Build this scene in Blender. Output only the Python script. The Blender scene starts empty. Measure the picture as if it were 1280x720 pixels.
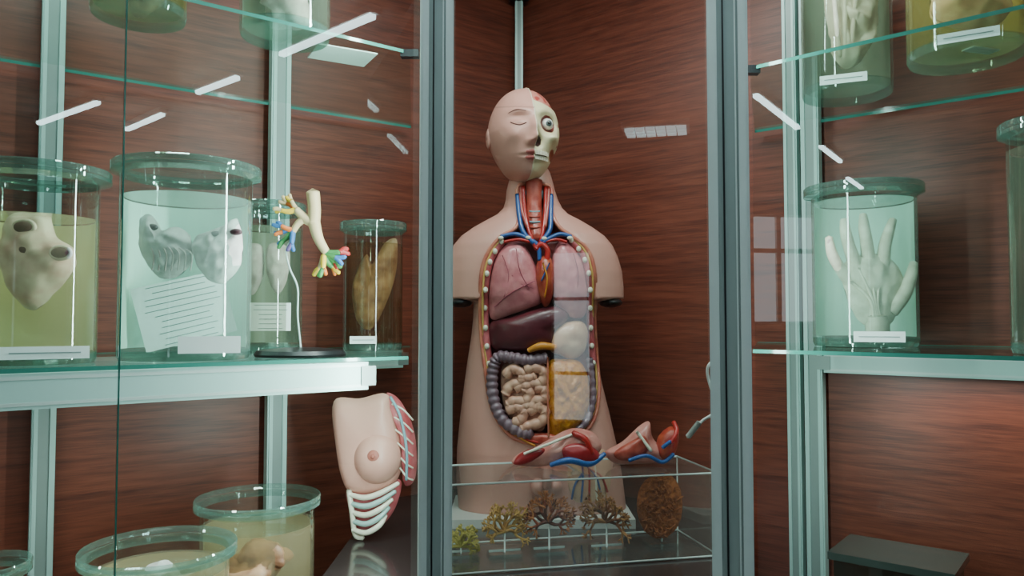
import bpy, math, random
from mathutils import Vector, Matrix, noise
random.seed(4)
ZC=1.30; F=960.0; TP=math.atan(40/960)
def pt(px,py,d):
    """survey point measured on the photograph, d metres in front of the lens -> world metres"""
    u=(px-640)/F; v=(360-py)/F
    fy=math.cos(TP)-v*math.sin(TP); fz=math.sin(TP)+v*math.cos(TP)
    return Vector((u*d/fy,d,ZC+fz*d/fy))
def lin(c):
    return tuple(((x/255)/12.92 if x/255<=0.04045 else ((x/255+0.055)/1.055)**2.4) for x in c)
# ------------------------------------------------------------ materials
def newmat(n):
    m=bpy.data.materials.new(n); m.use_nodes=True; nt=m.node_tree; nt.nodes.clear()
    o=nt.nodes.new('ShaderNodeOutputMaterial'); return m,nt,o
def M(name,rgb,rough=.5,metal=0,rgb2=None,ns=30,bump=0,coat=0,emis=0,stretch=None,vcol=False,spec=.5):
    m,nt,o=newmat(name); b=nt.nodes.new('ShaderNodeBsdfPrincipled'); nt.links.new(b.outputs[0],o.inputs[0])
    b.inputs['Base Color'].default_value=(*lin(rgb),1); b.inputs['Roughness'].default_value=rough
    b.inputs['Metallic'].default_value=metal; b.inputs['Coat Weight'].default_value=coat
    b.inputs['Specular IOR Level'].default_value=spec
    if emis:
        b.inputs['Emission Color'].default_value=(*lin(rgb),1); b.inputs['Emission Strength'].default_value=emis
    if vcol:
        a=nt.nodes.new('ShaderNodeAttribute'); a.attribute_name='Col'; nt.links.new(a.outputs['Color'],b.inputs['Base Color'])
    if rgb2 or bump:
        tc=nt.nodes.new('ShaderNodeTexCoord'); mp=nt.nodes.new('ShaderNodeMapping')
        if stretch: mp.inputs['Scale'].default_value=stretch
        nz=nt.nodes.new('ShaderNodeTexNoise'); nz.inputs['Scale'].default_value=ns; nz.inputs['Detail'].default_value=5
        nt.links.new(tc.outputs['Object'],mp.inputs[0]); nt.links.new(mp.outputs[0],nz.inputs['Vector'])
        if rgb2:
            cr=nt.nodes.new('ShaderNodeValToRGB'); cr.color_ramp.elements[0].position=.35; cr.color_ramp.elements[1].position=.65
            cr.color_ramp.elements[0].color=(*lin(rgb),1); cr.color_ramp.elements[1].color=(*lin(rgb2),1)
            nt.links.new(nz.outputs['Fac'],cr.inputs[0]); nt.links.new(cr.outputs[0],b.inputs['Base Color'])
        if bump:
            bp=nt.nodes.new('ShaderNodeBump'); bp.inputs['Strength'].default_value=bump; bp.inputs['Distance'].default_value=.004
            nt.links.new(nz.outputs['Fac'],bp.inputs['Height']); nt.links.new(bp.outputs[0],b.inputs['Normal'])
    return m
def GLASS(name,tint=(245,255,252),milk=0,milkcol=(200,220,210),base=.05,rough=0.0,gl=.8):
    m,nt,o=newmat(name)
    tr=nt.nodes.new('ShaderNodeBsdfTransparent'); tr.inputs[0].default_value=(*lin(tint),1)
    g=nt.nodes.new('ShaderNodeBsdfGlossy'); g.inputs['Roughness'].default_value=rough; g.inputs[0].default_value=(.93,1,.98,1)
    lw=nt.nodes.new('ShaderNodeLayerWeight'); lw.inputs[0].default_value=.5
    pw=nt.nodes.new('ShaderNodeMath'); pw.operation='POWER'; pw.inputs[1].default_value=4.5
    ml=nt.nodes.new('ShaderNodeMath'); ml.operation='MULTIPLY_ADD'; ml.inputs[1].default_value=gl; ml.inputs[2].default_value=base
    nt.links.new(lw.outputs['Facing'],pw.inputs[0]); nt.links.new(pw.outputs[0],ml.inputs[0])
    src=tr
    if milk:
        df=nt.nodes.new('ShaderNodeBsdfDiffuse'); df.inputs[0].default_value=(*lin(milkcol),1)
        tl=nt.nodes.new('ShaderNodeBsdfTranslucent'); tl.inputs[0].default_value=(*lin(milkcol),1)
        a=nt.nodes.new('ShaderNodeMixShader'); a.inputs[0].default_value=.5
        nt.links.new(df.outputs[0],a.inputs[1]); nt.links.new(tl.outputs[0],a.inputs[2])
        mx=nt.nodes.new('ShaderNodeMixShader'); mx.inputs[0].default_value=milk
        nt.links.new(tr.outputs[0],mx.inputs[1]); nt.links.new(a.outputs[0],mx.inputs[2]); src=mx
    m2=nt.nodes.new('ShaderNodeMixShader'); nt.links.new(ml.outputs[0],m2.inputs[0])
    nt.links.new(src.outputs[0],m2.inputs[1]); nt.links.new(g.outputs[0],m2.inputs[2]); nt.links.new(m2.outputs[0],o.inputs[0])
    return m
def WOOD(name,c1,c2,c3):
    m,nt,o=newmat(name); b=nt.nodes.new('ShaderNodeBsdfPrincipled'); nt.links.new(b.outputs[0],o.inputs[0])
    tc=nt.nodes.new('ShaderNodeTexCoord'); mp=nt.nodes.new('ShaderNodeMapping'); mp.inputs['Scale'].default_value=(2.4,2.4,24)
    n1=nt.nodes.new('ShaderNodeTexNoise'); n1.inputs['Scale'].default_value=1.6; n1.inputs['Detail'].default_value=4; n1.inputs['Distortion'].default_value=1.0
    mp2=nt.nodes.new('ShaderNodeMapping'); mp2.inputs['Scale'].default_value=(16,16,460)
    n2=nt.nodes.new('ShaderNodeTexNoise'); n2.inputs['Scale'].default_value=1; n2.inputs['Detail'].default_value=2
    mp3=nt.nodes.new('ShaderNodeMapping'); mp3.inputs['Scale'].default_value=(.8,.8,4.5)
    wv=nt.nodes.new('ShaderNodeTexWave'); wv.wave_type='RINGS'; wv.inputs['Scale'].default_value=4.2; wv.inputs['Distortion'].default_value=6; wv.inputs['Detail'].default_value=2; wv.inputs['Detail Scale'].default_value=1.2
    for a,c in((mp,n1),(mp2,n2),(mp3,wv)):
        nt.links.new(tc.outputs['Object'],a.inputs[0]); nt.links.new(a.outputs[0],c.inputs['Vector'])
    ad=nt.nodes.new('ShaderNodeMath'); ad.operation='MULTIPLY_ADD'; ad.inputs[1].default_value=.9
    nt.links.new(n2.outputs['Fac'],ad.inputs[0]); nt.links.new(n1.outputs['Fac'],ad.inputs[2])
    ad2=nt.nodes.new('ShaderNodeMath'); ad2.operation='MULTIPLY_ADD'; ad2.inputs[1].default_value=.14
    nt.links.new(wv.outputs['Fac'],ad2.inputs[0]); nt.links.new(ad.outputs[0],ad2.inputs[2])
    cr=nt.nodes.new('ShaderNodeValToRGB'); e=cr.color_ramp.elements
    e[0].position=.1; e[0].color=(*lin(c1),1); e[1].position=.9; e[1].color=(*lin(c3),1)
    k=e.new(.5); k.color=(*lin(c2),1)
    mr=nt.nodes.new('ShaderNodeMapRange'); mr.inputs['From Min'].default_value=.62; mr.inputs['From Max'].default_value=1.40
    nt.links.new(ad2.outputs[0],mr.inputs[0]); nt.links.new(mr.outputs[0],cr.inputs[0]); nt.links.new(cr.outputs[0],b.inputs['Base Color'])
    b.inputs['Roughness'].default_value=.42
    return m
g_pane=GLASS('pane_glass',(243,250,248),base=.07)
g_clear=GLASS('jar_glass',(240,248,246),base=.05,gl=.7)
g_shelf=GLASS('shelf_glass',(228,245,239),base=.055)
g_acr=GLASS('acrylic',(246,248,247),milk=.08,milkcol=(220,222,218),base=.06)
m_edge=M('green_glass_edge',(54,120,108),.15,coat=.5)
m_rim=GLASS('jar_rim_glass',(188,216,208),milk=.26,milkcol=(158,194,182),base=.12)
m_alu=M('aluminium',(200,212,208),.4,.2,bump=.03,ns=60)
m_alud=M('aluminium_dark',(140,154,150),.45,.2)
m_frost=M('frosted_profile',(176,206,200),.4,.1)
m_dark=M('dark_plastic',(22,24,26),.35)
m_white=M('white_paint',(225,225,220),.5)
m_paper=M('paper',(242,246,244),.8)
m_ink=M('ink',(128,146,144),.8)
m_wood=WOOD('wood_veneer',(80,34,24),(108,50,35),(126,63,45))
# ------------------------------------------------------------ mesh builder
def catmull(P,closed=False,res=6):
    n=len(P); out=[]
    rng=n if closed else n-1
    for i in range(rng):
        if closed: a,b,c,d=P[(i-1)%n],P[i],P[(i+1)%n],P[(i+2)%n]
        else: a,b,c,d=P[max(i-1,0)],P[i],P[i+1],P[min(i+2,n-1)]
        for k in range(res):
            t=k/res
            out.append(tuple(.5*((2*b[j])+(-a[j]+c[j])*t+(2*a[j]-5*b[j]+4*c[j]-d[j])*t*t+(-a[j]+3*b[j]-3*c[j]+d[j])*t**3) for j in range(len(b))))
    if not closed: out.append(tuple(P[-1]))
    return out
class MB:
    def __init__(s): s.v=[];s.f=[];s.m=[];s.mats=[];s.s=[];s.c=[]
    def add(s,V,Fc,mat,smooth=True,cols=None):
        o=len(s.v); s.v+= [Vector(x) for x in V]
        if mat not in s.mats: s.mats.append(mat)
        mi=s.mats.index(mat)
        for f in Fc: s.f.append([i+o for i in f]); s.m.append(mi); s.s.append(smooth)
        s.c+= cols if cols else [(1,1,1)]*len(V)
    def box(s,c,size,mat,rot=0,M3=None):
        R=M3 if M3 else Matrix.Rotation(rot,3,'Z'); c=Vector(c)
        V=[c+R@Vector((sx*size[0]/2,sy*size[1]/2,sz*size[2]/2)) for sx in(-1,1) for sy in(-1,1) for sz in(-1,1)]
        s.add(V,[(0,1,3,2),(4,6,7,5),(0,4,5,1),(2,3,7,6),(0,2,6,4),(1,5,7,3)],mat,False)
    def prism(s,poly,z0,z1,mat,side=None):
        n=len(poly)
        V=[(x,y,z0) for x,y in poly]+[(x,y,z1) for x,y in poly]
        s.add(V,[list(range(n))[::-1],list(range(n,2*n))],mat,False)
        s.add(V,[(i,(i+1)%n,n+(i+1)%n,n+i) for i in range(n)],side or mat,False)
    def quad(s,P,mat): s.add(P,[(0,1,2,3)],mat,False)
    def tube(s,P,r,mat,seg=10,res=5,closed=False,smoothp=True,flat=1.0):
        if not isinstance(r,(list,tuple)): r=[r]*len(P)
        Q=[(*p,rr) for p,rr in zip(P,r)]
        if smoothp: Q=catmull(Q,closed,res)
        C=[Vector(q[:3]) for q in Q]; R=[max(q[3],1e-4) for q in Q]; n=len(C)
        V=[];up=None
        for i in range(n):
            if closed: t=(C[(i+1)%n]-C[(i-1)%n])
            else: t=C[min(i+1,n-1)]-C[max(i-1,0)]
            if t.length<1e-9: t=Vector((0,0,1))
            t.normalize()
            if up is None: up=t.orthogonal().normalized()
            up=(up-t*up.dot(t))
            if up.length<1e-6: up=t.orthogonal()
            up.normalize(); sd=t.cross(up)
            for k in range(seg):
                a=2*math.pi*k/seg; V.append(C[i]+(up*math.cos(a)+sd*math.sin(a)*flat)*R[i])
        Fc=[]
        for i in range(n if closed else n-1):
            j=(i+1)%n
            for k in range(seg):
                l=(k+1)%seg; Fc.append((i*seg+k,i*seg+l,j*seg+l,j*seg+k))
        if not closed:
            for idx,e,sg in((0,0,-1),(n-1,n-1,1)):
                t=(C[min(e+1,n-1)]-C[max(e-1,0)]).normalized()
                V.append(C[e]+t*sg*R[e]*.6); ci=len(V)-1
                for k in range(seg): Fc.append((e*seg+k,e*seg+(k+1)%seg,ci))
        s.add(V,Fc,mat)
    def ell(s,c,r,mat,R=None,nu=20,nv=12,disp=0,ds=40,zmin=-1,cols=None):
        if not isinstance(r,(list,tuple)): r=(r,r,r)
        R=R or Matrix.Identity(3); c=Vector(c);V=[];Fc=[]
        for j in range(nv+1):
            ph=-math.pi/2+math.pi*j/nv
            for i in range(nu):
                th=2*math.pi*i/nu
                d=Vector((math.cos(th)*math.cos(ph),math.sin(th)*math.cos(ph),max(zmin,math.sin(ph))))
                p=Vector((d.x*r[0],d.y*r[1],d.z*r[2]))
                if disp: p+=d*disp*noise.noise((p+c)*ds)
                V.append(c+R@p)
        for j in range(nv):
            for i in range(nu): Fc.append((j*nu+i,j*nu+(i+1)%nu,(j+1)*nu+(i+1)%nu,(j+1)*nu+i))
        s.add(V,Fc,mat,True,[cols]*len(V) if cols else None)
    def pillow(s,out,y0,th,mat,res=6,rings=10,disp=0,ds=60,back=.4,pw=.5):
        """out: closed list of (x,z); y0: value or fn(x,z) - front bulges towards -y"""
        O=catmull(out,True,res); n=len(O); cx=sum(p[0] for p in O)/n; cz=sum(p[1] for p in O)/n
        fy=y0 if callable(y0) else (lambda x,z:y0)
        V=[];Fc=[]
        def ring(k,side):
            r=k/rings
            for x,z in O:
                X=cx+(x-cx)*r; Z=cz+(z-cz)*r
                h=max(0,1-r**2.2)**pw*th*(1 if side>0 else -back)
                y=fy(X,Z)-h
                p=Vector((X,y,Z))
                if disp and side>0: p.y-=disp*noise.noise(p*ds)
                V.append(p)
        for side in(1,-1):
            base=len(V)
            for k in range(0,rings+1): ring(k,side)
            for k in range(rings):
                for i in range(n):
                    a=base+k*n+i;b=base+k*n+(i+1)%n; Fc.append((a,b,b+n,a+n))
        s.add(V,Fc,mat)
    def lathe(s,prof,c,segs,mat,nu=64,a0=0,a1=2*math.pi):
        full=abs(a1-a0-2*math.pi)<1e-6; m=nu if full else nu+1
        for (r0,z0),(r1,z1),mt in zip(prof[:-1],prof[1:],segs):
            if mt is None: continue
            V=[]
            for r,z in((r0,z0),(r1,z1)):
                for i in range(m):
                    a=a0+(a1-a0)*i/nu; V.append((c[0]+r*math.cos(a),c[1]+r*math.sin(a),c[2]+z))
            s.add(V,[(i,(i+1)%m,m+(i+1)%m,m+i) for i in range(nu)],mt)
    def obj(s,name,loc=None):
        if loc is None:
            xs=[v.x for v in s.v];ys=[v.y for v in s.v];zs=[v.z for v in s.v]
            loc=((min(xs)+max(xs))/2,(min(ys)+max(ys))/2,min(zs))
        loc=Vector(loc); me=bpy.data.meshes.new(name); me.from_pydata([v-loc for v in s.v],[],s.f)
        for m in s.mats: me.materials.append(m)
        me.polygons.foreach_set('material_index',s.m); me.polygons.foreach_set('use_smooth',s.s)
        ca=me.color_attributes.new('Col','FLOAT_COLOR','POINT')
        ca.data.foreach_set('color',[x for c in s.c for x in(c[0],c[1],c[2],1)])
        me.update(); o=bpy.data.objects.new(name,me); o.location=loc; bpy.context.collection.objects.link(o); return o
def rotobj(name,c,size,mat,rot=0):
    mb=MB(); mb.box((0,0,0),size,mat); o=mb.obj(name,(0,0,0)); o.location=c; o.rotation_euler=(0,0,rot); return o
# ------------------------------------------------------------ room
X0,X1,Y0,Y1,HT=-8.5,5,-5,3,2.9
m_wall=M('room_wall_paint',(104,106,104),.8); m_ceil=M('ceiling_paint',(150,150,146),.8)
m_floor=M('floor_tiles',(72,66,60),.35,rgb2=(90,84,76),ns=3)
rotobj('floor',((X0+X1)/2,(Y0+Y1)/2,-.05),(X1-X0,Y1-Y0,.1),m_floor)
rotobj('ceiling',((X0+X1)/2,(Y0+Y1)/2,HT+.05),(X1-X0,Y1-Y0,.1),m_ceil)
rotobj('wall_front',((X0+X1)/2,Y1+.05,HT/2),(X1-X0,.1,HT),m_wall)
rotobj('wall_right',(X1+.05,(Y0+Y1)/2,HT/2),(.1,Y1-Y0,HT),m_wall)
def wall_hole(name,axis,pos,a0,a1,w0,w1,z0,z1):
    mb=MB()
    for (p,q,zz0,zz1) in((a0,w0,0,HT),(w1,a1,0,HT),(w0,w1,0,z0),(w0,w1,z1,HT)):
        c=(p+q)/2; L=q-p
        if axis=='x': mb.box((c,pos,(zz0+zz1)/2),(L,.1,zz1-zz0),m_wall)
        else: mb.box((pos,c,(zz0+zz1)/2),(.1,L,zz1-zz0),m_wall)
    mb.obj(name)
wall_hole('wall_back','x',Y0-.05,X0,X1,-1.12,-.74,.35,1.95)
wall_hole('wall_left','y',X0-.05,Y0,Y1,-4.35,-3.35,1.25,2.75)
mb=MB()
for x in(-1.12,-.74): mb.box((x,Y0-.03,1.15),(.04,.05,1.64),m_white)
for z in(.35,1.95,1.5,.8): mb.box((-.93,Y0-.03,z),(.40,.05,.03),m_white)
mb.obj('window_1')
mb=MB()
for y in(-4.35,-3.8,-3.35): mb.box((X0-.03,y,2.0),(.05,.06,1.54),m_white)
for z in(1.25,2.75,2.25): mb.box((X0-.03,-3.85,z),(.05,1.0,.06),m_white)
mb.obj('window_2')
m_tube=M('lamp_tube',(225,250,255),.5,emis=22)
m_tube2=M('lamp_tube_dim',(225,250,255),.5,emis=4)
R_=math.radians
for (x,y,r,L) in((3.2,-3.42,108,.97),(3.58,-3.06,114,.68),(2.98,-1.87,111,.5),(2.45,-.72,113,.85),(-3.99,-1.36,44,1.1),(-5.25,-2.57,44,.8),(-6.6,-3.7,44,.8)):
    mb=MB(); mb.box((0,0,.02),(L+.04,.06,.04),m_white); mb.box((0,0,-.012),(L,.036,.024),m_tube)
    o=mb.obj('ceiling_lamp_or_fill',(0,0,0)); o.location=(x,y,HT-.045); o.rotation_euler=(0,0,R_(r))
for (x,y,mt,L) in((-.9,-.5,m_tube,1.2),(.9,-.5,m_tube,1.2),(-.09,-4.2,m_tube2,.5)):  # nearer pair added out of view as room fill; dim far panel is real
    mb=MB(); mb.box((0,0,.02),(L+.04,.34,.04),m_white)
    for k in(-1,0,1):
        for q in range(6): mb.box(((q-2.5)*L/6,k*.1,-.012),(L/6*.86,.05,.024),mt)
    o=mb.obj('ceiling_lamp_or_fill',(0,0,0)); o.location=(x,y,HT-.045)
w=bpy.data.worlds.new('World'); bpy.context.scene.world=w; w.use_nodes=True
bg=w.node_tree.nodes['Background']; bg.inputs[0].default_value=(.84,.93,1,1); bg.inputs[1].default_value=2.5
# ------------------------------------------------------------ cabinet shell
SL,SR=.717,-.80
wl=lambda x:1.98+SL*(x-.02)
wr=lambda x:1.98+SR*(x-.02)
gl=lambda x:1.10+SL*(x+.109)
gr=lambda x:1.05-.85*(x-.301)
AL=math.atan(SL); AR=math.atan(SR)
foot=[(.02,1.98),(-1.3,wl(-1.3)),(-1.3,gl(-1.3)),(-.109,1.10),(.301,1.05),(1.3,gr(1.3)),(1.3,wr(1.3))]
m_base=M('cabinet_laminate',(58,50,46),.4)
mb=MB(); mb.prism(foot,0,ZC-.57,m_base); mb.obj('cabinet_base')
mb=MB(); mb.prism(foot,ZC+.86,ZC+.90,m_base); mb.obj('cabinet_top')
def wallpanel(name,x0,x1,fn,ang,z0,z1,th,mat,off):
    a=Vector((x0,fn(x0),0)); b=Vector((x1,fn(x1),0)); t=(b-a).normalized(); n=Vector((t.y,-t.x,0)); c=(a+b)/2-n*off
    return rotobj(name,(c.x,c.y,(z0+z1)/2),((b-a).length,th,z1-z0),mat,ang)
wallpanel('cabinet_back_panel',-1.3,.02,wl,AL,ZC-.57,ZC+.86,.016,m_wood,.008)
wallpanel('cabinet_back_panel',.02,1.3,wr,AR,ZC-.57,ZC+.86,.016,m_wood,.008)
LX=-.30
mfl=M('plinth_top',(54,46,46),.2,coat=.35)
pl=[(.02,1.975),(LX,wl(LX)-.005),(LX,gl(LX)+.03),(-.12,1.135),(.325,1.085),(.485,wr(.485)-.005)]
mb=MB(); mb.prism(pl,ZC-.569,ZC-.405,mfl); mb.obj('cabinet_plinth')
def pane(name,a,b,z0,z1,mat):
    mb=MB(); mb.quad([(a[0],a[1],z0),(b[0],b[1],z0),(b[0],b[1],z1),(a[0],a[1],z1)],mat); return mb.obj(name)
pane('glass_door',(-1.3,gl(-1.3)),(-.44,gl(-.44)),ZC-.57,ZC+.86,g_pane)
pane('glass_door',(-.445,gl(-.445)+.012),(-.13,gl(-.13)+.012),ZC-.57,ZC+.86,g_pane)
pane('glass_door',(-.09,1.098),(.28,1.053),ZC-.57,ZC+.86,g_pane)
pane('glass_door',(.325,gr(.325)),(1.3,gr(1.3)),ZC-.57,ZC+.86,g_pane)
rotobj('glass_edge_strip',(-.44,gl(-.44),ZC+.145),(.0016,.005,1.43),m_edge,AL)
def post(name,x,y,rot,w,dp,mat=m_alu,z0=ZC-.57,z1=ZC+.86):
    mb=MB(); h=z1-z0; mb.box((0,0,0),(w,dp,h),m_alud)
    mb.box((-w*.38,-dp*.5,0),(w*.20,.006,h),mat); mb.box((w*.38,-dp*.5,0),(w*.20,.006,h),mat)
    mb.box((-w*.5,0,0),(.004,dp*1.02,h),mat); mb.box((w*.5,0,0),(.004,dp*1.02,h),mat)
    if w>.041: mb.box((-w*.12,-dp*.5,0),(w*.05,.003,h),m_dark); mb.box((w*.2,-dp*.5,0),(w*.04,.003,h),mat)
    o=mb.obj(name,(0,0,0)); o.location=(x,y,(z0+z1)/2); o.rotation_euler=(0,0,rot); return o
post('cabinet_mullion',-.110,1.105,.15,.043,.035)
post('cabinet_mullion',.300,1.055,-.3,.050,.036)
for px,wd in((64,.032),(346,.036)):
    u=(px-640)/F; d=1.966/(1-SL*u) ; x=u*d
    post('shelf_upright',x+.01,wl(x)-.03,AL,wd,.02,m_frost)
for px,wd in((992,.022),(1016,.03)):
    u=(px-640)/F; d=1.996/(1-SR*u); x=u*d
    post('shelf_upright',x-.01,wr(x)-.03,AR,wd,.02,m_frost)
post('shelf_upright',.018,1.945,0,.016,.018,m_frost,z0=ZC-.40,z1=ZC+.83)
mb=MB()
for fn,x1,a in((wl,-.35,AL),(wr,.4,AR)):
    p=Vector((.02,1.945,ZC+.845)); q=Vector((x1,fn(x1)-.03,ZC+.845)); c=(p+q)/2
    mb.box(c,((q-p).length,.018,.022),m_alud,a)
mb.box((.018,1.925,ZC+.835),(.05,.03,.035),m_dark)
mb.obj('top_rail')
# ------------------------------------------------------------ shelves
fl=lambda x:1.225+.756*(x+.23)
fr=lambda x:1.17-.88*(x-.366)
def shelf(name,poly,z,beam=None,clip=None):
    mb=MB(); n=len(poly)
    mb.add([(x,y,z) for x,y in poly],[list(range(n))],g_shelf,False)
    for i in range(n):
        a=poly[i];b=poly[(i+1)%n]
        mb.quad([(a[0],a[1],z-.005),(b[0],b[1],z-.005),(b[0],b[1],z+.0005),(a[0],a[1],z+.0005)],m_edge)
    if clip: mb.box((clip[0],clip[1],z-.005),(.03,.015,.012),m_dark)
    if beam:
        for (x0,x1,fn,off,zt,zh,ang,mt) in beam:
            a=Vector((x0,fn(x0)));b=Vector((x1,fn(x1)));c=(a+b)/2
            mb.box((c.x,c.y+off,zt-zh/2),((b-a).length,.02,zh),mt,ang)
            for e in(a,b): mb.box((e.x,e.y+off,zt-zh*.5),(.025,.024,zh*.7),m_alud,ang)
            mb.box((c.x,c.y+off-.0115,zt-zh*.12),((b-a).length,.003,zh*.1),m_alu,ang)
            mb.box((c.x,c.y+off-.0115,zt-zh*.85),((b-a).length,.003,zh*.1),m_alu,ang)
    return mb.obj(name)
lp=[(-1.29,wl(-1.29)-.03),(-1.29,fl(-1.29)),(-.171,fl(-.171)),(-.234,wl(-.234)-.03)]
rp=[(1.29,wr(1.29)-.03),(1.29,fr(1.29)),(.366,fr(.366)),(.50,wr(.50)-.03)]
shelf('glass_shelf',lp,ZC+.45,clip=(-.171,fl(-.171)))
shelf('glass_shelf',rp,ZC+.39,clip=(.366,fr(.366)))
shelf('glass_shelf',lp,ZC-.06,[(-1.28,-.235,fl,.015,ZC-.0665,.044,math.atan(.756),m_frost),
                              (-1.28,-.25,wl,-.05,ZC-.0665,.04,AL,m_frost)])
shelf('glass_shelf',rp,ZC-.045,[(.60,1.28,wr,-.04,ZC-.063,.037,AR,m_frost)])
# ------------------------------------------------------------ jars
def liquid(nm,tint,milk,mc): return GLASS(nm,tint,milk=milk,milkcol=mc,base=.045)
liq={ 'teal':liquid('teal_fluid',(234,247,243),.18,(214,240,230)),
 'yell':liquid('yellow_fluid',(250,247,228),.13,(236,230,196)),
 'ygr':liquid('olive_fluid',(236,226,190),.20,(196,182,126)),
 'gray':liquid('grey_fluid',(230,233,224),.14,(184,190,172)),
 'pale':liquid('pale_fluid',(240,234,216),.30,(206,192,162)),
 'dim':liquid('aged_fluid',(228,224,208),.08,(120,108,86))}
backs={'teal':M('teal_backing',(214,242,230),.7),'yell':M('yellow_backing',(236,230,188),.7),
 'gray':M('grey_backing',(146,154,136),.7),'ygr':M('olive_backing',(156,144,98),.7),'pale':M('pale_backing',(196,180,146),.7)}
m_tis=M('pale_tissue',(236,226,222),.55,rgb2=(206,190,188),ns=45,bump=.35)
m_tisp=M('pink_tissue',(208,166,166),.5,rgb2=(234,222,214),ns=30,bump=.35)
m_tisb=M('brown_tissue',(186,140,104),.5,rgb2=(130,84,60),ns=35,bump=.6)
m_hole=M('vessel_opening',(88,52,60),.5)
m_hand=M('preserved_skin',(242,232,210),.5,rgb2=(218,204,182),ns=55,bump=.4)
def jar(mb,x,y,z,r,h,rr,lq,lev,back=True,lid=True):
    L=liq[lq]; c=(x,y,z); zl=h*lev
    mb.lathe([(0.001,.0),(r*.97,.0),(r*1.0,.006),(r,.014)],c,[m_rim,m_rim,m_rim],m_rim)
    mb.lathe([(r,.012),(r,zl),(r,h-.012),(r*1.02,h-.006)],c,[L,g_clear,g_clear],g_clear)
    mb.lathe([(0.001,zl),(r*.99,zl)],c,[L],L)
    mb.lathe([(r*1.0,h-.014),(rr,h-.009),(rr,h-.004),(r*.98,h-.002)],c,[m_rim]*3,m_rim)
    if lid:
        mb.lathe([(rr*.985,h-.003),(rr,h),(rr,h+.004),(rr*.985,h+.006)],c,[m_rim]*3,m_rim)
        mb.lathe([(0.001,h+.006),(rr*.985,h+.006)],c,[g_clear],g_clear)
    if back:
        ang=math.atan2(y,x)
        mb.lathe([(r*.93,.016),(r*.93,zl*.995)],c,[backs[lq]],g_clear,nu=40,a0=ang-math.pi/2*1.02,a1=ang+math.pi/2*1.02)
def label(mb,px,py,w,h,d,lines=1,tilt=0):
    p=pt(px,py,d); a=math.atan2(p.x,p.y)
    R=Matrix.Rotation(-a,3,'Z')@Matrix.Rotation(tilt,3,'Y')
    mb.box(p,(w,.0012,h),m_paper,M3=R)
    for i in range(lines):
        zz=(i+.5)/lines*h-h/2
        wl_=w*(.8 if lines<2 else random.uniform(.5,.85))
        mb.box(p+R@Vector((0,-.001,zz)),(wl_,.0006,min(h*.12,.0012)),m_ink,M3=R)
def o2(pts,d): return [(q.x,q.z) for q in (pt(a,b,d) for a,b in pts)]
mb=MB(); c=pt(42,400,1.06); jar(mb,c.x,c.y,ZC-.059,.078,.262,.093,'yell',.76)
d=1.045
mb.pillow(o2([(6,295),(16,268),(40,266),(62,270),(70,295),(93,312),(92,338),(70,365),(42,388),(16,368),(2,330)],d),d,.03,m_tisp,disp=.006)
for a,b,r in((30,284,.014),(76,316,.013),(30,312,.017)):
    q=pt(a,b,d-.022); mb.ell(q,(r,.007,r*.6),m_hole); mb.tube([q+Vector((r*math.cos(t),0,r*.62*math.sin(t))) for t in [k*math.pi/4 for k in range(8)]],.003,m_tis,closed=True,res=3)
label(mb,57,441,.098,.016,.978)
mb.obj('specimen_jar')
mb=MB(); c=pt(232,400,1.18); jar(mb,c.x,c.y,ZC-.059,.095,.290,.108,'teal',.84)
d=1.16
for pts in([(180,272),(192,270),(203,288),(224,284),(240,298),(242,325),(226,345),(203,348),(188,332),(178,302)],[(247,297),(263,290),(283,282),(298,274),(305,300),(302,332),(283,354),(262,350),(248,330),(243,312)]):
    mb.pillow(o2(pts,d),d-.005,.030,m_tis,disp=.008,ds=80)
for a,b in((212,296),(270,293),(190,284),(295,290)):
    mb.ell(pt(a,b,d-.026),(.009,.006,.005),m_hole)
for k in range(7):
    x=184+k*8; mb.tube([pt(x,300+k*2,d-.028),pt(x+8,318,d-.034),pt(x+6,338,d-.026)],.0012,m_tisp,seg=5)
label(mb,231,388,.135,.10,1.2,lines=11,tilt=-.25)
label(mb,262,431,.082,.024,1.085,lines=0)
mb.obj('specimen_jar')
mb=MB(); c=pt(334,400,1.42); jar(mb,c.x,c.y,ZC-.059,.062,.268,.068,'gray',.85)
d=1.39
mb.pillow(o2([(306,308),(318,304),(328,310),(330,340),(322,362),(312,368),(304,345)],d),d,.018,m_tis,disp=.005)
mb.pillow(o2([(336,306),(350,304),(362,314),(360,345),(348,368),(336,350),(333,325)],d),d,.018,m_tis,disp=.005)
label(mb,338,396,.07,.05,1.372,lines=6)
mb.obj('specimen_jar')
mb=MB(); c=pt(466,400,1.52); jar(mb,c.x,c.y,ZC-.059,.058,.245,.066,'dim',.85,back=False)
d=1.51
mb.pillow(o2([(446,340),(458,318),(466,330),(480,305),(496,300),(494,345),(478,390),(462,412),(446,400),(440,365)],d),d,.02,m_tisb,disp=.006)
label(mb,432+22,425,.05,.014,1.455)
mb.obj('specimen_jar')
def low(px,d,r,rr,h,lq,lev,zb=-.568):
    mb=MB(); c=pt(px,400,d); jar(mb,c.x,c.y,ZC+zb,r,h,rr,lq,lev); return mb,c
mb,c=low(326,1.28,.090,.100,.272,'pale',.86)
for k in range(9):
    a=k*.7; mb.ell((c.x+.035*math.cos(a),c.y-.045+.02*math.sin(a),ZC-.50+.016*k),(.045,.03,.02),m_tisb,disp=.02,ds=50)
mb.obj('specimen_jar')
mb,c=low(205,1.04,.088,.098,.262,'pale',.90)
mb.ell((c.x,c.y,ZC-.42),(.06,.05,.09),m_tis,disp=.03,ds=30)
mb.obj('specimen_jar')
mb,c=low(-10,.99,.045,.052,.255,'pale',.88); mb.ell((c.x,c.y,ZC-.45),(.03,.03,.07),m_tis,disp=.02); mb.obj('specimen_jar')
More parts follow.
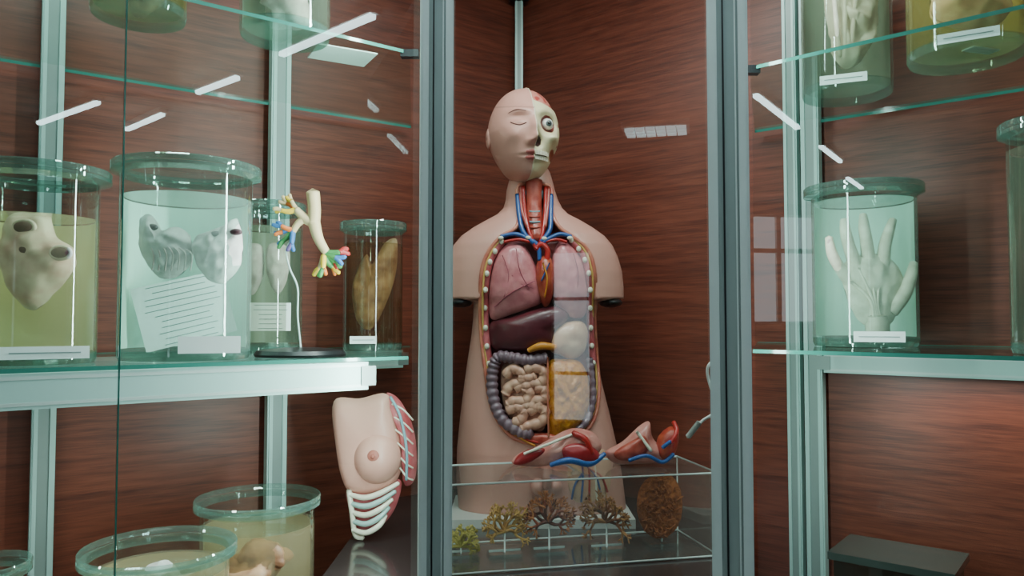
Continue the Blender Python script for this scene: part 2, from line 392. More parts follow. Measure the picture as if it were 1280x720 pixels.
for px,d,r,lq in((166,1.13,.066,'ygr'),(352,1.215,.070,'gray')):
    mb=MB(); c=pt(px,400,d); jar(mb,c.x,c.y,ZC+.4515,r,.25,r*1.12,lq,.85)
    mb.ell((c.x,c.y,ZC+.54),(r*.55,r*.5,.07),m_tisb if lq=='ygr' else m_tis,disp=.03,ds=40); mb.obj('specimen_jar')
mb=MB(); p=pt(428,64,1.30); mb.box((p.x,p.y,ZC+.4535),(.10,.075,.002),m_paper,.5); mb.obj('reflection_card')  # pale card standing in for the ceiling light's reflection in the shelf glass
mb=MB(); c=pt(1064,400,1.33); jar(mb,c.x,c.y,ZC+.3915,.074,.26,.082,'gray',.95)
d=1.30
mb.pillow(o2([(1030,0),(1040,-40),(1085,-40),(1096,10),(1092,50),(1070,82),(1048,84),(1038,50)],d),d,.03,m_hand,disp=.02,ds=40)
for k in range(3): mb.tube([pt(1042+k*14,-10,d-.026),pt(1046+k*10,35,d-.031),pt(1050+k*7,70,d-.016)],.004,m_hand)
label(mb,1054,98,.072,.015,1.25)
mb.obj('specimen_jar')
mb=MB(); c=pt(1216,400,1.14); jar(mb,c.x,c.y,ZC+.3915,.080,.26,.092,'ygr',.95)
d=1.11
mb.pillow(o2([(1165,20),(1175,-30),(1250,-40),(1265,0),(1250,30),(1210,38)],d),d,.03,m_tisp,disp=.015)
label(mb,1210,44,.075,.014,1.052); 
mb.box((c.x+.01,c.y-.02,ZC+.3985),(.05,.02,.002),m_paper,.3)
mb.obj('specimen_jar')
mb=MB(); c=pt(1338,400,1.0); jar(mb,c.x,c.y,ZC-.044,.066,.30,.076,'gray',.9); mb.ell((c.x,c.y,ZC+.08),(.035,.03,.09),m_tisb,disp=.02)
mb.obj('specimen_jar')
# hand jar
mb=MB(); c=pt(1081,400,1.32); jar(mb,c.x,c.y,ZC-.044,.084,.268,.096,'teal',.92)
d=1.28
def hp(a,b,dd=0): return pt(a,b,d+dd)
mb.pillow(o2([(1053,350),(1056,328),(1076,318),(1100,318),(1118,328),(1130,350),(1126,376),(1116,402),(1100,410),(1078,405),(1062,382)],d),d,.019,m_hand,disp=.005,back=.9)
mb.tube([hp(1064,354),hp(1050,335,-.006),hp(1040,317,-.008),hp(1036,297,-.004)],[.0115,.0098,.0088,.0062],m_hand)
mb.tube([hp(1071,335),hp(1062,310,-.008),hp(1057,290,-.012),hp(1055,275,-.004)],[.0115,.0100,.0090,.0064],m_hand)
mb.tube([hp(1086,330),hp(1083,302,-.008),hp(1080,284,-.010),hp(1079,269,0)],[.0115,.0100,.0090,.0064],m_hand)
mb.tube([hp(1103,335),hp(1106,308,-.008),hp(1111,290,-.012),hp(1116,275,-.004)],[.0120,.0100,.0088,.0064],m_hand)
mb.tube([hp(1112,388),hp(1129,368,-.010),hp(1138,347,-.010),hp(1142,329,0)],[.015,.0125,.0100,.0065],m_hand)
mb.tube([hp(1096,395),hp(1097,412),hp(1098,420)],[.024,.023,.022],m_hand,flat=.8)
for k,(a,b) in enumerate(((1064,352),(1073,335),(1087,330),(1102,335))): mb.tube([hp(a,b,-.012),hp(1088+k*3,375,-.020),hp(1092+k*3,400,-.015)],.0026,m_hand,seg=6)
for (a,b) in((1037,299),(1056,278),(1079,272),(1115,278)): mb.ell(hp(a,b+4,-.010),(.004,.002,.006),m_tisp)
label(mb,1099,421,.075,.017,1.232)
mb.obj('hand_specimen_jar')
g_tank=GLASS('tank_glass',(190,205,195),milk=.25,milkcol=(60,72,66),base=.06)
mb=MB(); q=Vector((.635,1.28,0)); mb.box((q.x,q.y,ZC-.48),(.17,.12,.176),g_tank,AR); mb.box((q.x,q.y,ZC-.388),(.185,.135,.012),M('tank_lid',(52,60,56),.15,coat=.5),AR)
mb.ell((q.x,q.y,ZC-.49),(.05,.03,.05),m_tis,disp=.02)
mb.obj('specimen_tank')
# ------------------------------------------------------------ bronchial cast on stand
mC={'beige':M('resin_beige',(214,182,140),.5),'blue':M('resin_blue',(60,110,170),.45),'green':M('resin_green',(70,140,80),.45),
 'yellow':M('resin_yellow',(220,176,50),.45),'red':M('resin_red',(170,45,45),.4),'orange':M('resin_orange',(215,110,50),.45),'purple':M('resin_purple',(95,70,120),.45)}
mb=MB(); d=1.27; cb=pt(376,437,d)
mb.lathe([(.001,0),(.072,0),(.074,.004),(.069,.010),(.03,.014),(.001,.015)],(cb.x,cb.y,ZC-.0595),[m_dark]*5,m_dark)
mb.tube([Vector((cb.x,cb.y,ZC-.045)),pt(372,395,d),pt(372,360,d),pt(362,335,d),pt(358,312,d),pt(366,298,d)],.0018,m_alu,seg=6)
A=lambda a,b,k=0: pt(a,b,d+k)
mb.tube([A(391,240),A(393,262),A(392,280)],[.011,.0105,.0105],mC['beige'])
mb.tube([A(392,276),A(398,298),A(408,316)],[.0105,.0085,.007],mC['beige'])
mb.tube([A(391,278),A(380,272),A(370,262)],[.009,.008,.006],mC['beige'])
def twigs(root,n,L,cols,spread,base,depth=2,r=.004):
    for i in range(n):
        a=base+spread*((i+.5)/n-.5)*2+random.uniform(-.2,.2)
        v=Vector((math.cos(a),random.uniform(-.5,.5),math.sin(a))).normalized()*L*random.uniform(.75,1.15)
        e=root+v; mt=mC[random.choice(cols)]
        mb.tube([root,root+v*.5+Vector((0,0,random.uniform(-.003,.003))),e],[r,r*.9,r*.75],mt,seg=7,res=3)
        if depth>0: twigs(e,2,L*.6,cols,.6,a,depth-1,r*.85)
twigs(A(370,262),3,.022,['yellow','beige','orange'],1.0,math.pi*.85,1,.005)
twigs(A(366,288),4,.022,['blue','purple','green','yellow','orange'],1.3,math.pi*1.2,1,.005)
mb.tube([A(382,272),A(372,280),A(366,290)],[.007,.006,.005],mC['beige'])
twigs(A(408,316),3,.024,['blue','green','blue','red','green'],.8,-.35,1,.0056)
twigs(A(405,320),3,.022,['yellow','beige','orange','green'],.7,-1.4,1,.0056)
mb.obj('bronchial_tree_model')
# ------------------------------------------------------------ TORSO MODEL
vc=M('painted_plastic',(255,255,255),.4,vcol=True,coat=.12)
def row(y,l,r,b,n=2.3): return (y,l,r,b,n)
rows=[row(205,648,682,.028),row(216,641,688,.036),row(226,636,691,.042),row(238,633,694,.044),row(250,632,698,.046),row(260,629,703,.050),row(268,621,711,.055),row(276,606,727,.062),row(285,590,742,.069),
 row(295,576,756,.076),row(307,566,766,.082),row(322,560,773,.085),row(340,557,778,.087),row(360,557,780,.087),row(374,558,780,.086),row(377,592,748,.088),
 row(400,591,745,.088),row(420,589,744,.086),row(445,585,746,.083),row(480,580,753,.083),row(520,575,763,.088),row(560,571,772,.091),row(600,570,779,.088),row(634,573,783,.084)]
CY=1.62; DS=1.61
tab=[]
for (y,l,r,b,n) in rows:
    a=pt(l,y,DS);c_=pt(r,y,DS); tab.append((a.z,(a.x+c_.x)/2,(c_.x-a.x)/2,b,n))
tab.sort()
def samp(z):
    if z<=tab[0][0]: return tab[0][1:]
    for i in range(len(tab)-1):
        if tab[i][0]<=z<=tab[i+1][0]:
            t=(z-tab[i][0])/(tab[i+1][0]-tab[i][0]); return tuple(tab[i][k]*(1-t)+tab[i+1][k]*t for k in range(1,5))
    return tab[-1][1:]
def front_y(x,z):
    cx,a,b,n=samp(z); q=min(.999,abs((x-cx)/a)); 
    return CY-b*(1-q**n)**(1/n)
OD=1.545
opx=[(649,228),(688,228),(690,262),(700,284),(716,296),(735,313),(744,345),(746,400),(750,450),(751,490),(743,525),(722,546),(690,553),(655,551),(632,538),(614,507),(606,460),(600,410),(601,350),(608,320),(625,297),(645,284),(649,262)]
OP=[(p[0],p[1]) for p in catmull(o2(opx,OD),True,4)]
def sdist(x,z,P):
    ins=False;dm=9;n=len(P)
    for i in range(n):
        x1,z1=P[i];x2,z2=P[(i+1)%n]
        if (z1>z)!=(z2>z) and x<(x2-x1)*(z-z1)/(z2-z1)+x1: ins=not ins
        dx,dz=x2-x1,z2-z1; t=max(0,min(1,((x-x1)*dx+(z-z1)*dz)/(dx*dx+dz*dz+1e-12)))
        dd=math.hypot(x-x1-t*dx,z-z1-t*dz); dm=min(dm,dd)
    return dm if ins else -dm
skin=lin((222,160,145)); cav=lin((130,52,50)); 
NR,NT=230,200; V=[];C=[]; zlo,zhi=tab[0][0],tab[-1][0]
xmn=min(p[0] for p in OP);xmx=max(p[0] for p in OP);zmn=min(p[1] for p in OP)
for j in range(NR+1):
    z=zlo+(zhi-zlo)*j/NR; cx,a,b,n=samp(z)
    for i in range(NT):
        th=2*math.pi*i/NT; ct,st=math.cos(th),math.sin(th)
        x=cx+a*math.copysign(abs(ct)**(2/n),ct); y=CY+b*math.copysign(abs(st)**(2/n),st)
        col=skin
        if st<0:
            if xmn<=x<=xmx and z>=zmn:
                sd=sdist(x,z,OP)
                if sd>0:
                    k=min(1,sd/.006); y+=.030*k*(1 if z<pt(640,275,OD).z else .5)
                    y=min(y,CY+b*.1); col=tuple(skin[q]*(1-k)+cav[q]*k for q in range(3))
            y+=.018*math.exp(-((x-(cx))/.012)**2)*max(0,min(1,(pt(0,590,OD).z-z)/.03))
        V.append((x,y,z)); C.append(col)
Fc=[(j*NT+i,j*NT+(i+1)%NT,(j+1)*NT+(i+1)%NT,(j+1)*NT+i) for j in range(NR) for i in range(NT)]
Fc.append(list(range(NT))[::-1]); Fc.append([NR*NT+i for i in range(NT)])
tb=MB(); tb.add(V,Fc,vc,True,C)
for (l,r) in((561,590),(750,778)):
    q=pt((l+r)/2,376,DS); tb.ell((q.x,CY,q.z-.004),((r-l)/2*DS/F,.06,.010),m_dark)
HC=Vector((pt(654,171,1.6).x,1.60,pt(654,171,1.6).z)); HR=Matrix.Rotation(math.radians(14),3,'Z')
G=lambda x,cx,s: math.exp(-((x-cx)/s)**2)
EZ=.012
bone=lin((242,226,184)); lipc=lin((190,92,88)); brain=lin((222,140,126)); drk=lin((60,30,26)); seam=lin((240,226,196)); musc=lin((120,34,30))
def headpt(sx,sy,sz):
    t=max(0,-sz); cph=math.sqrt(max(1e-6,1-sz*sz))
    fx=cph**-.30 if sz<0 else cph**-.06
    x=.0745*sx*fx*(1-.27*t**1.2); y=.094*sy; z=.099*sz
    if sy>0: y*=1-.45*t
    else: y*=(cph**-.42 if sz<0 else 1)*(1-.07*t)
    fr_=sy<-.03; sk=sx>0.012
    col=bone if sk else skin
    if fr_:
        w=min(1,(-sy-.03)/.22); ax=abs(x)
        dy=.004*G(z,.05,.03)
        dy-=.005*G(z,.034,.010)*G(ax,.028,.024)
        dy-=.006*G(z,-.086,.012)*G(x,0,.02)
        dy-=.006*G(ax,.042,.016)*G(z,-.016,.014)
        dy-=.003*G(z,-.055,.018)*G(x,0,.028)
        if not sk:
            dy-=.018*G(x,0,.0105)*G(z,-.024,.011)+.012*G(x,0,.009)*G(z,-.002,.020)+.009*G(ax,.011,.006)*G(z,-.030,.006)
            dy+=.013*G(ax,.030,.017)*G(z,EZ+.004,.013)-.010*G(ax,.030,.013)*G(z,EZ,.008)
            dy-=.005*G(z,-.050,.004)*G(x,0,.018)+.006*G(z,-.061,.005)*G(x,0,.015)-.004*G(z,-.0555,.0022)*G(x,0,.020)
            if G(x,0,.018)*max(G(z,-.050,.0052),G(z,-.0605,.0055))>.42: col=lipc
        else:
            dy-=.009*G(x,0,.009)*G(z,.002,.014)
            dy+=.032*G(ax,.034,.020)*G(z,EZ,.020)+.016*G(ax,.007,.010)*G(z,-.027,.012)
            dy-=.010*G(ax,.048,.012)*G(z,-.018,.008)
            dy+=.016*G(ax,.048,.012)*G(z,-.046,.014)
            if G(ax,.034,.0185)*G(z,EZ,.0185)>.38: col=musc
            if G(ax,.008,.0085)*G(z,-.027,.012)>.42: col=drk
            if G(ax,.050,.010)*G(z,-.046,.013)>.5: col=lin((170,96,70))
        y+=dy*w
    if sk and z>.060-.02*max(0,sx):
        col=brain if noise.noise(Vector((x,y,z))*70)<.12 else lin((190,76,70)); k=.965; x*=k;y*=k;z=z*.98
    if sk and sx>.82 and z<.02: col=lin((180,90,70)) if noise.noise(Vector((x*20,y*20,z*90)))>0 else bone
    if -.006<sx<.03 and (sy<0 or sz>.3): col=seam; y-=.002; z+=.001 if sz>.5 else 0
    if (not sk) and sz>.3 and abs(z-(.058+.02*sy))<.0013: col=tuple(c*.7 for c in skin)
    return Vector((x,y,z)),col
NU,NV=260,200; V=[];C=[]
for j in range(NV+1):
    ph=-math.pi/2+math.pi*j/NV
    for i in range(NU):
        th=2*math.pi*i/NU; p,col=headpt(math.sin(th)*math.cos(ph),-math.cos(th)*math.cos(ph),math.sin(ph))
        V.append(HC+HR@p); C.append(col)
tb.add(V,[(j*NU+i,j*NU+(i+1)%NU,(j+1)*NU+(i+1)%NU,(j+1)*NU+i) for j in range(NV) for i in range(NU)],vc,True,C)
def H(x,y,z): return HC+HR@Vector((x,y,z))
def hsurf(x,z,off=0.0):
    """point on the face surface at local x,z"""
    best=None
    sz=max(-.985,min(.985,z/.099)); cph=math.sqrt(1-sz*sz)
    for k in range(0,90):
        th=math.pi/2*k/90*(1 if x>=0 else -1)
        p,_=headpt(math.sin(th)*cph,-math.cos(th)*cph,sz)
        e=abs(p.x-x)
        if best is None or e<best[0]: best=(e,p)
    p=best[1]; return H(x,p.y-off,z)
m_lash=M('lash_paint',(110,62,54),.5); m_eye=M('eye_white',(236,232,224),.2,coat=.6); m_iris=M('iris_paint',(76,88,92),.2,coat=1); m_blk=M('pupil',(10,10,12),.1,coat=1)
m_tooth=M('teeth',(246,238,216),.3,coat=.4); m_bone=M('bone_paint',(240,226,184),.5)
tb.tube([hsurf(-.045,EZ-.002,0),hsurf(-.037,EZ-.007,0),hsurf(-.028,EZ-.009,0),hsurf(-.017,EZ-.005,0)],.0012,m_lash,seg=6)
tb.tube([hsurf(-.048,EZ+.018),hsurf(-.034,EZ+.023),hsurf(-.017,EZ+.020)],[.0006,.0012,.0008],m_lash,seg=6)
tb.ell(H(.033,-.065,EZ),.0125,m_eye); tb.ell(H(.0335,-.0754,EZ),(.0064,.0030,.0064),m_iris,R=HR); tb.ell(H(.0335,-.0776,EZ),(.0032,.002,.0032),m_blk,R=HR)
for zz in(-.0510,-.0600):
    for k in range(7):
        xx=.004+k*.0048; q=hsurf(xx,zz,.0005)
        tb.box(q,(.0041,.004,.0080),m_tooth,M3=HR@Matrix.Rotation(k*.15,3,'Z'))
tb.tube([hsurf(.005,-.0556,.0026),hsurf(.017,-.0556,.0026),hsurf(.031,-.0556,.0026)],.0007,m_lash,seg=5)
tb.ell(H(-.072,.008,-.006),(.006,.014,.022),vc,R=HR,cols=skin)
tb.ell(H(-.075,.006,-.002),(.004,.008,.013),vc,R=HR,cols=tuple(c*.7 for c in skin))
# --- anatomy
def A3(a,b,k=0.0):
    q=pt(a,b,OD); y=front_y(q.x,q.z); return Vector((q.x,y-k,q.z))
def surf(off): return lambda x,z: front_y(x,z)+off
mm=lambda n,c,c2=None,ns=40,bump=.25,rough=.35: M(n,c,rough,rgb2=c2,ns=ns,bump=bump,coat=.25)
m_rimA=mm('cut_edge',(200,100,86),(216,138,108)); m_rimB=mm('fat_edge',(220,176,100)); m_pleura=mm('chest_wall',(206,108,112),(186,82,86))
m_lung=mm('lung_paint',(220,138,140),(202,112,120),55,.15); m_lungv=mm('lung_vessel',(166,70,88))
m_heart=mm('heart_paint',(160,36,34),(192,90,56),50); m_liv=mm('liver_paint',(104,40,48),(84,30,40),25)
m_stom=mm('stomach_paint',(232,194,160),(216,166,134),35); m_colon=mm('colon_paint',(142,114,124),(118,92,104),50); m_int=mm('intestine_paint',(226,174,148),(210,150,128),45)
m_om=mm('omentum_paint',(222,146,40),(190,108,26),90,bump=.9); m_red=mm('artery',(184,34,28)); m_blue=mm('vein',(40,84,150)); m_larx=mm('larynx',(130,176,186)); m_org=mm('orange_fat',(220,140,48))
m_mus=mm('muscle',(166,56,44),(196,94,78),60)
rim=[A3(a,b,.001) for a,b in opx]; tb.tube(rim,.0042,m_rimA,closed=True,res=4)
def inset(f,k): 
    return [A3(676+(a-676)*f, 400+(b-400)*(f+.02 if b>300 else 1),k) for a,b in opx[2:22]]
tb.tube(inset(.955,.0),.0024,m_rimB,closed=False,res=4)
for sgn,path in((-1,[(627,302),(614,322),(608,345),(606,380),(607,420),(611,455)]),(1,[(714,300),(729,318),(737,345),(739,380),(741,420),(744,455)])):
    tb.tube([A3(a,b,-.008) for a,b in path],[.008]*6,m_pleura,res=5)
    for k in range(9):
        t=k/8*(len(path)-1);i=min(int(t),len(path)-2);f=t-i
        a=path[i][0]*(1-f)+path[i+1][0]*f;b=path[i][1]*(1-f)+path[i+1][1]*f
        tb.ell(A3(a,b,.000),(.0050,.004,.0062),m_tooth,nu=12,nv=8)
    tb.tube([A3(a-sgn*-4.5,b,-.004) for a,b in path],.0022,m_red)
tb.pillow(o2([(640,302),(653,304),(665,322),(675,348),(678,376),(660,386),(640,393),(618,400),(611,390),(612,360),(617,330),(627,310)],OD),surf(.012),.026,m_lung,disp=.002)
tb.pillow(o2([(701,300),(715,306),(728,325),(734,355),(734,390),(722,398),(705,392),(693,378),(689,350),(691,320)],OD),surf(.012),.024,m_lung,disp=.002)
tb.tube([A3(618,384,.011),A3(640,366,.015),A3(668,352,.013)],.0010,m_lungv,seg=5)
for p in([(628,320),(636,345),(630,372)],[(645,312),(650,340),(662,362)],[(640,345),(652,356),(664,360)],[(716,318),(722,345),(718,378)]):
    tb.tube([A3(a,b,.0128) for a,b in p],.0007,m_lungv,seg=5)
tb.pillow(o2([(674,322),(688,322),(692,345),(690,372),(681,384),(673,368),(669,342)],OD),surf(.006),.026,m_heart,disp=.003)
tb.tube([A3(678,330,.02),A3(683,350,.022),A3(680,372,.018)],.0018,m_org,seg=6); tb.tube([A3(686,330,.02),A3(676,352,.022)],.0015,m_blue,seg=6)
tb.pillow(o2([(613,404),(640,396),(672,386),(698,383),(712,390),(708,402),(694,414),(690,430),(662,438),(630,439),(614,432)],OD),surf(.010),.024,m_liv)
tb.pillow(o2([(690,418),(706,404),(728,402),(737,416),(732,440),(716,450),(700,444),(688,438)],OD),surf(.010),.024,m_stom,disp=.002)
tb.tube([A3(660,438,.008),A3(676,432,.012),A3(694,434,.010)],[.005,.008,.006],m_org)
def lumpy(path,r,mt,amp=.22,k=.004,fr=1.05):
    P=catmull([(a,b) for a,b in path],False,8); L=len(P)
    tb.tube([A3(a,b,k) for a,b in P],[r*(1-amp*abs(math.cos(i*fr))**3) for i in range(L)],mt,seg=12,res=2)
lumpy([(684,447),(662,450),(640,447),(624,446),(617,458),(615,480),(619,505),(630,525),(650,538),(664,541)],.0125,m_colon)
lumpy([(738,448),(741,470),(742,500),(734,525),(716,541)],.0075,m_colon)
tb.pillow(o2([(628,458),(655,455),(682,458),(682,532),(660,536),(640,526),(628,500)],OD),surf(.012),.014,m_int)
loops=[[(632,470),(640,461),(652,466),(650,477),(638,482),(632,492)],[(656,462),(668,459),(679,465),(676,478),(662,479),(655,488)],
 [(644,486),(654,481),(662,490),(656,501),(644,500),(635,505)],[(668,484),(679,486),(680,497),(668,501),(663,511)],
 [(634,512),(646,508),(655,514),(650,525),(642,526)],[(660,514),(672,508),(681,514),(676,526),(662,530),(652,534)],[(648,470),(659,472),(668,470)],[(676,502),(668,508),(658,506),(648,510)]]
for L_ in loops: lumpy(L_,.0112,m_int,amp=.13,k=.004,fr=.5)
tb.pillow(o2([(685,454),(705,449),(726,453),(737,475),(738,505),(727,530),(706,544),(687,544),(683,500)],OD),surf(.006),.028,m_om,disp=.007,ds=110)
tb.tube([A3(684,446,.016),A3(684,500,.019),A3(685,545,.010)],.0018,m_rimA,seg=6)
# neck
tb.tube([A3(668,222,-.004),A3(668,262,-.006),A3(671,300,-.006)],[.018,.017,.016],m_mus)
tb.pillow(o2([(656,234),(668,230),(680,234),(678,248),(668,254),(658,248)],OD),surf(.008),.018,m_larx)
for k in range(5): tb.tube([A3(662,256+k*7,.007),A3(668,257+k*7,.010),A3(675,256+k*7,.007)],.0018,m_larx if k%2 else m_mus,seg=7)
for mt,p,r in((m_red,[(654,230),(656,262),(662,292),(670,312)],.0042),(m_red,[(683,230),(682,262),(678,292),(673,312)],.0042),(m_blue,[(647,240),(649,268),(654,290),(667,305)],.0050),(m_blue,[(690,240),(689,268),(687,288),(676,303)],.0050),
  (m_blue,[(626,296),(644,293),(660,299),(672,308),(674,326)],.0045),(m_blue,[(714,296),(700,293),(686,299),(676,306)],.0045),(m_red,[(630,303),(648,300),(662,303)],.0032),(m_red,[(708,303),(696,300),(682,303)],.0032),
  (m_red,[(670,312),(676,306),(684,314),(682,330)],.006),(m_mus,[(651,230),(652,258),(659,284)],.004),(m_mus,[(687,230),(685,258),(681,284)],.004)):
    tb.tube([A3(a,b,.005) for a,b in p],r,mt,seg=8)
for a in((660,298),(680,299),(626,298),(712,298)): tb.ell(A3(a[0],a[1],.008),(.006,.004,.004),m_tooth,nu=12,nv=8)
tb.pillow(o2([(655,543),(672,540),(700,541),(722,540),(716,551),(690,556),(664,554)],OD),surf(.004),.014,m_mus,disp=.002)
for mt,p in((m_red,[(640,532),(655,546),(672,551)]),(m_org,[(634,528),(650,545),(668,555)]),(m_blue,[(722,538),(708,549),(692,552)])): tb.tube([A3(a,b,.007) for a,b in p],.0024,mt,seg=7)
tb.pillow(o2([(712,560),(740,556),(764,566),(768,600),(760,624),(738,630),(716,628),(706,600)],OD),surf(.004),.010,m_stom)
for mt,p in((m_blue,[(724,562),(728,590),(726,626)]),(m_red,[(732,562),(736,590),(736,626)]),(m_blue,[(732,580),(746,598),(752,624)]),(m_red,[(736,585),(752,596),(760,616)]),(m_tooth,[(742,562),(744,590),(746,626)]),(m_blue,[(728,590),(718,604),(714,622)])):
    tb.tube([A3(a,b,.006) for a,b in p],.0022,mt,seg=7)
mgen=mm('flesh_paint',(220,156,142),None,40,.1)
tb.tube([A3(682,570,.004),A3(683,590,.016),A3(683,606,.016)],[.011,.010,.008],mgen)
for a in(672,693): tb.ell(A3(a,606,.004),(.014,.016,.017),mgen)
tb.obj('anatomical_torso_model',(pt(668,631,1.62).x,CY,zlo))
bz=zlo
mb=MB(); mb.box((.058,1.615,(bz+ZC-.405)/2),(.365,.21,bz-(ZC-.405)),m_white); mb.obj('torso_base_board')
# ------------------------------------------------------------ acrylic case
A0=Vector((-.105,1.23,0)); A1=Vector((.353,1.33,0)); tt=(A1-A0).normalized(); nn=Vector((-tt.y,tt.x,0)); DB=.165
zb,zt=ZC-.404,ZC-.262
mb=MB(); c=[A0,A1,A1+nn*DB,A0+nn*DB]
for i in range(4):
    a=c[i];b=c[(i+1)%4]; mb.quad([(a.x,a.y,zb),(b.x,b.y,zb),(b.x,b.y,zt),(a.x,a.y,zt)],g_acr)
mb.quad([(p.x,p.y,zt) for p in c],g_acr); mb.quad([(p.x,p.y,zb+.002) for p in c],g_acr)
m_aed=M('acrylic_edge',(205,214,210),.2,coat=.5)
for i in range(4):
    a=c[i];b=c[(i+1)%4]
    for z in(zb+.002,zt): mb.tube([(a.x,a.y,z),(b.x,b.y,z)],.0018,m_aed,seg=6,smoothp=False)
    mb.tube([(a.x,a.y,zb),(a.x,a.y,zt)],.0014,m_aed,seg=6,smoothp=False)
mb.obj('acrylic_display_case')
def coral(px,d,ytop,ybot,cols,n=7,w=1.0,seed=1,dense=3,r0=.0032):
    random.seed(seed); mb=MB()
    g=pt(px,400,d); z0=zb+.006
    mb.box((g.x,g.y,z0),(.055,.045,.005),g_acr,.2)
    mb.box((g.x,g.y+.003,z0+.0025),(.056,.001,.004),m_aed,.2)
    ms=[M('cast_%d_%d'%(seed,i),c_,.6) for i,c_ in enumerate(cols)]
    rt=pt(px,ybot,d); tp=pt(px,ytop,d); Hh=tp.z-rt.z
    mb.tube([(g.x,g.y,z0),(g.x,g.y,rt.z+.005)],.0016,m_aed,seg=6,smoothp=False)
    def rec(p,a,L,r,k):
        v=Vector((math.cos(a)*w,random.uniform(-.45,.45),math.sin(a)))*L
        e=p+v; mid=p+v*.5+Vector((random.uniform(-1,1),0,random.uniform(-1,1)))*L*.15
        mb.tube([p,mid,e],[r,r*.85,r*.7],ms[min(k,len(ms)-1)] if random.random()<.7 else random.choice(ms),seg=5,res=2)
        if k<dense:
            for q in range(3): rec(e,a+(q-1)*.7+random.uniform(-.35,.35),L*random.uniform(.5,.8),r*.75,k+1)
    for i in range(n): rec(rt,math.pi*(-.05+1.1*i/(n-1)),Hh*.42*random.uniform(.7,1.1),r0,0)
    mb.obj('vessel_cast_specimen')
coral(577,1.33,652,682,[(160,146,60),(190,172,84)],6,1.0,3,r0=.004)
coral(631,1.335,626,664,[(176,124,60),(204,156,84)],7,.85,5,r0=.0036)
coral(686,1.35,610,652,[(96,40,26),(146,66,38),(186,110,60)],8,.9,7,r0=.0036)
coral(757,1.365,610,652,[(112,60,34),(156,88,48),(186,124,72)],8,.85,9,r0=.0036)
mb=MB(); d=1.40; mfan=M('dried_fan',(200,112,58),.8,rgb2=(156,78,38),ns=160,bump=1)
mb.pillow(o2([(826,590),(846,602),(853,632),(846,660),(826,673),(806,664),(796,636),(802,606)],d),d,.016,mfan,disp=.006,ds=160,rings=16,res=8,back=.8)
random.seed(2)
for k in range(90):
    a=random.uniform(0,2*math.pi); r=math.sqrt(random.random())*.95; q=pt(825+26*r*math.cos(a),632+39*r*math.sin(a),d-.012)
    mb.tube([q,q+Vector((random.uniform(-.006,.006),-.006,random.uniform(-.006,.006))),q+Vector((random.uniform(-.01,.01),-.008,random.uniform(-.01,.01)))],.0011,mfan,seg=4,res=2)
g=pt(825,400,d); mb.box((g.x,g.y,zb+.006),(.06,.05,.005),g_acr,.2); mb.tube([(g.x,g.y,zb+.006),(g.x,g.y,pt(0,665,d).z)],.002,m_aed,seg=6,smoothp=False)
mb.obj('dried_fan_specimen')
ztop=zt+.001
def lidpart(name,build):
    mb=MB(); build(mb); mn=min(v.z for v in mb.v); 
    for v in mb.v: v.z+=ztop-mn
    mb.obj(name)
m_flesh=mm('flesh_cut',(222,156,144),(206,122,112),40); m_dred=mm('deep_red',(160,28,34))
def b1(mb):
    d=1.38
    mb.pillow(o2([(640,578),(648,566),(672,556),(704,538),(722,534),(742,540),(752,556),(742,570),(712,572),(690,580),(660,582)],d),d,.028,m_flesh,disp=.004)
    mb.pillow(o2([(642,578),(650,566),(670,558),(682,562),(668,574),(652,580)],d-.02),d-.02,.010,m_dred)
    mb.pillow(o2([(700,560),(716,552),(738,556),(750,568),(740,578),(712,578)],d-.022),d-.022,.016,m_dred,disp=.003)
    mb.tube([pt(688,580,d-.03),pt(712,574,d-.035),pt(738,578,d-.03),pt(756,566,d-.02)],[.004,.006,.006,.004],m_blue)
    mb.tube([pt(716,540,d-.02),pt(732,548,d-.03),pt(740,566,d-.03)],.005,m_red)
    mb.tube([pt(655,566,d-.028),pt(690,552,d-.03),pt(720,540,d-.02)],.0025,m_tooth)
lidpart('organ_half_model',b1)
def b2(mb):
    d=1.40
    mb.pillow(o2([(756,562),(778,548),(800,528),(812,524),(816,544),(832,560),(830,574),(800,576),(770,576)],d),d,.026,m_flesh,disp=.003)
    mb.pillow(o2([(768,562),(792,546),(806,540),(812,556),(800,570),(776,572)],d-.02),d-.02,.012,m_mus,disp=.003)
    mb.pillow(o2([(822,544),(836,530),(848,534),(846,556),(836,572),(822,566)],d-.01),d-.01,.022,m_heart,disp=.002)
    mb.tube([pt(786,572,d-.03),pt(808,566,d-.036),pt(828,574,d-.03),pt(842,564,d-.03)],.0035,m_blue)
    mb.tube([pt(838,550,d-.03),pt(846,536,d-.026),pt(842,524,d-.01)],.004,m_red)
    mb.tube([pt(828,556,d-.034),pt(838,548,d-.036)],.0035,m_blue); mb.tube([pt(796,536,d-.026),pt(814,560,d-.03)],.003,m_tooth)
lidpart('larynx_half_model',b2)
# breast-plate cover
mb=MB(); d=1.44; m_sk=M('skin_plastic',(224,164,148),.4,coat=.12)
def S(a,b,k=0): return pt(a,b,d-k)
mb.pillow(o2([(417,502),(450,498),(482,492),(492,512),(500,545),(503,580),(492,606),(470,618),(440,616),(428,600),(420,560)],d),d,.030,m_sk,pw=.35)
mb.ell(S(472,572,.012),(.044,.040,.048),m_sk,nu=40,nv=24); m_nip=M('areola',(180,104,90),.5)
mb.ell(S(467,571,.047),(.0125,.006,.0125),m_nip); mb.ell(S(466,571,.053),(.004,.004,.004),m_nip)
mb.pillow(o2([(482,492),(498,500),(514,530),(520,565),(518,600),(505,608),(503,580),(499,545),(492,515)],d),d+.01,.026,m_pleura,disp=.004)
for k in range(6): mb.tube([S(490+k*2,505+k*16,.012),S(504+k,512+k*17,.018),S(516,525+k*15,.006)],.0018,m_tooth,seg=6)
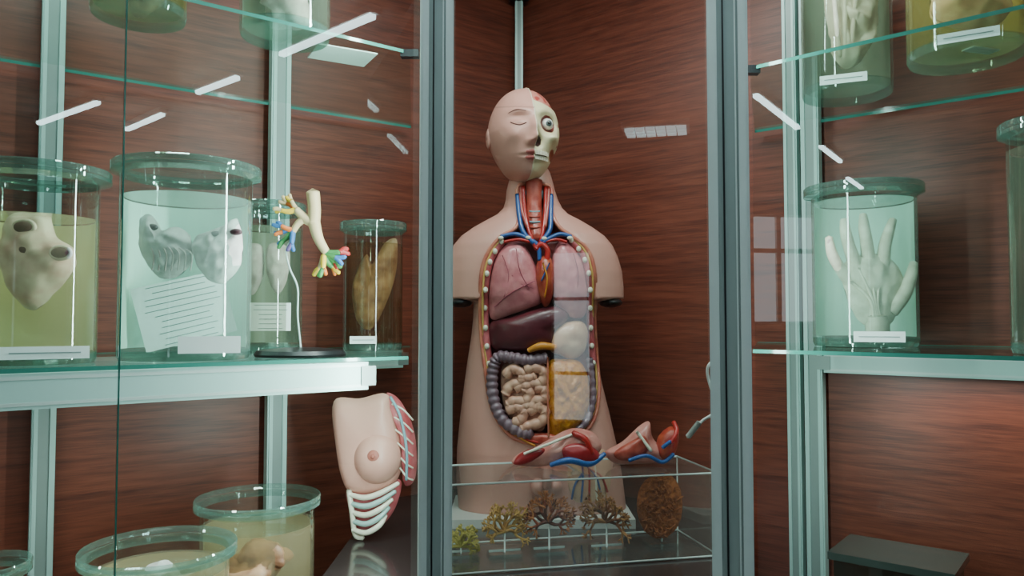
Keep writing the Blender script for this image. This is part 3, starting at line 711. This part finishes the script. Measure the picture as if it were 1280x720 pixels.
mb.tube([S(488,496,.014),S(500,520,.020),S(508,560,.022),S(508,600,.018)],.0026,m_larx)
mb.pillow(o2([(434,612),(470,610),(500,600),(496,630),(480,655),(456,668),(440,664),(436,640)],d),d+.004,.016,m_pleura)
for k in range(5):
    y=618+k*11; sh=k*2
    mb.tube([S(437+k,y,.014),S(455+sh*.3,y+4,.025),S(474,y-1-k,.026),S(498-k*4,y-14-k,.014)],[.0045,.0052,.0052,.004],m_frost if k%2 else m_tooth)
mb.tube([S(436,612,.012),S(440,640,.016),S(444,668,.012),S(454,672,.012)],.005,m_tooth)
mn=min(v.z for v in mb.v); 
for v in mb.v: v.z+=ZC-.404-mn
mb.obj('chest_wall_cover_model')
mb=MB(); d=1.19
mb.tube([pt(900,452,d),pt(889,453,d),pt(884,464,d),pt(889,486,d),pt(897,500,d),pt(892,516,d),pt(878,526,d),pt(867,538,d)],.0022,m_white,seg=8)
mb.tube([pt(874,528,d),pt(860,546,d)],.0045,m_white,smoothp=False)
mb.obj('white_cable')
# ------------------------------------------------------------ lights
def area(name,loc,tgt,sx,sy,p,col=(.80,1,.95),rot=None):
    L=bpy.data.lights.new(name,'AREA'); L.shape='RECTANGLE'; L.size=sx; L.size_y=sy; L.energy=p; L.color=col
    o=bpy.data.objects.new(name,L); o.location=loc
    o.rotation_euler=rot if rot else (Vector(tgt)-Vector(loc)).to_track_quat('-Z','Y').to_euler(); bpy.context.collection.objects.link(o)
area('led_strip_light',(-.128,1.145,ZC+.12),(-.60,1.17,ZC+.12),.02,.9,8.0,(.76,1,.95))
area('led_strip_light',(.322,1.105,ZC+.12),(.80,1.22,ZC+.12),.02,.9,3.2,(.76,1,.95))
area('led_strip_light',(-.5,1.05,ZC+.845),(-.5,1.08,ZC),.7,.06,6,(.80,1,.96))
area('led_strip_light',(.65,1.05,ZC+.845),(.65,1.10,ZC),.6,.06,4.6,(.80,1,.96))
area('led_strip_light',(.08,1.2,ZC+.845),(.07,1.48,ZC),.35,.06,4.2,(.95,1,.97))
area('led_strip_light',(-.6,fl(-.6)+.065,ZC-.1125),None,.6,.02,2.2,(.92,1,.95),rot=(0,0,math.atan(.756)))
area('led_strip_light',(.85,wr(.85)-.09,ZC-.105),None,.5,.02,.9,(.92,1,.95),rot=(0,0,AR))
# ------------------------------------------------------------ camera
cd=bpy.data.cameras.new('cam'); cd.lens=27; cd.sensor_width=36; cd.clip_start=.02
co=bpy.data.objects.new('camera',cd); co.location=(0,0,ZC); co.rotation_euler=(math.pi/2+TP,0,0)
bpy.context.collection.objects.link(co); bpy.context.scene.camera=co
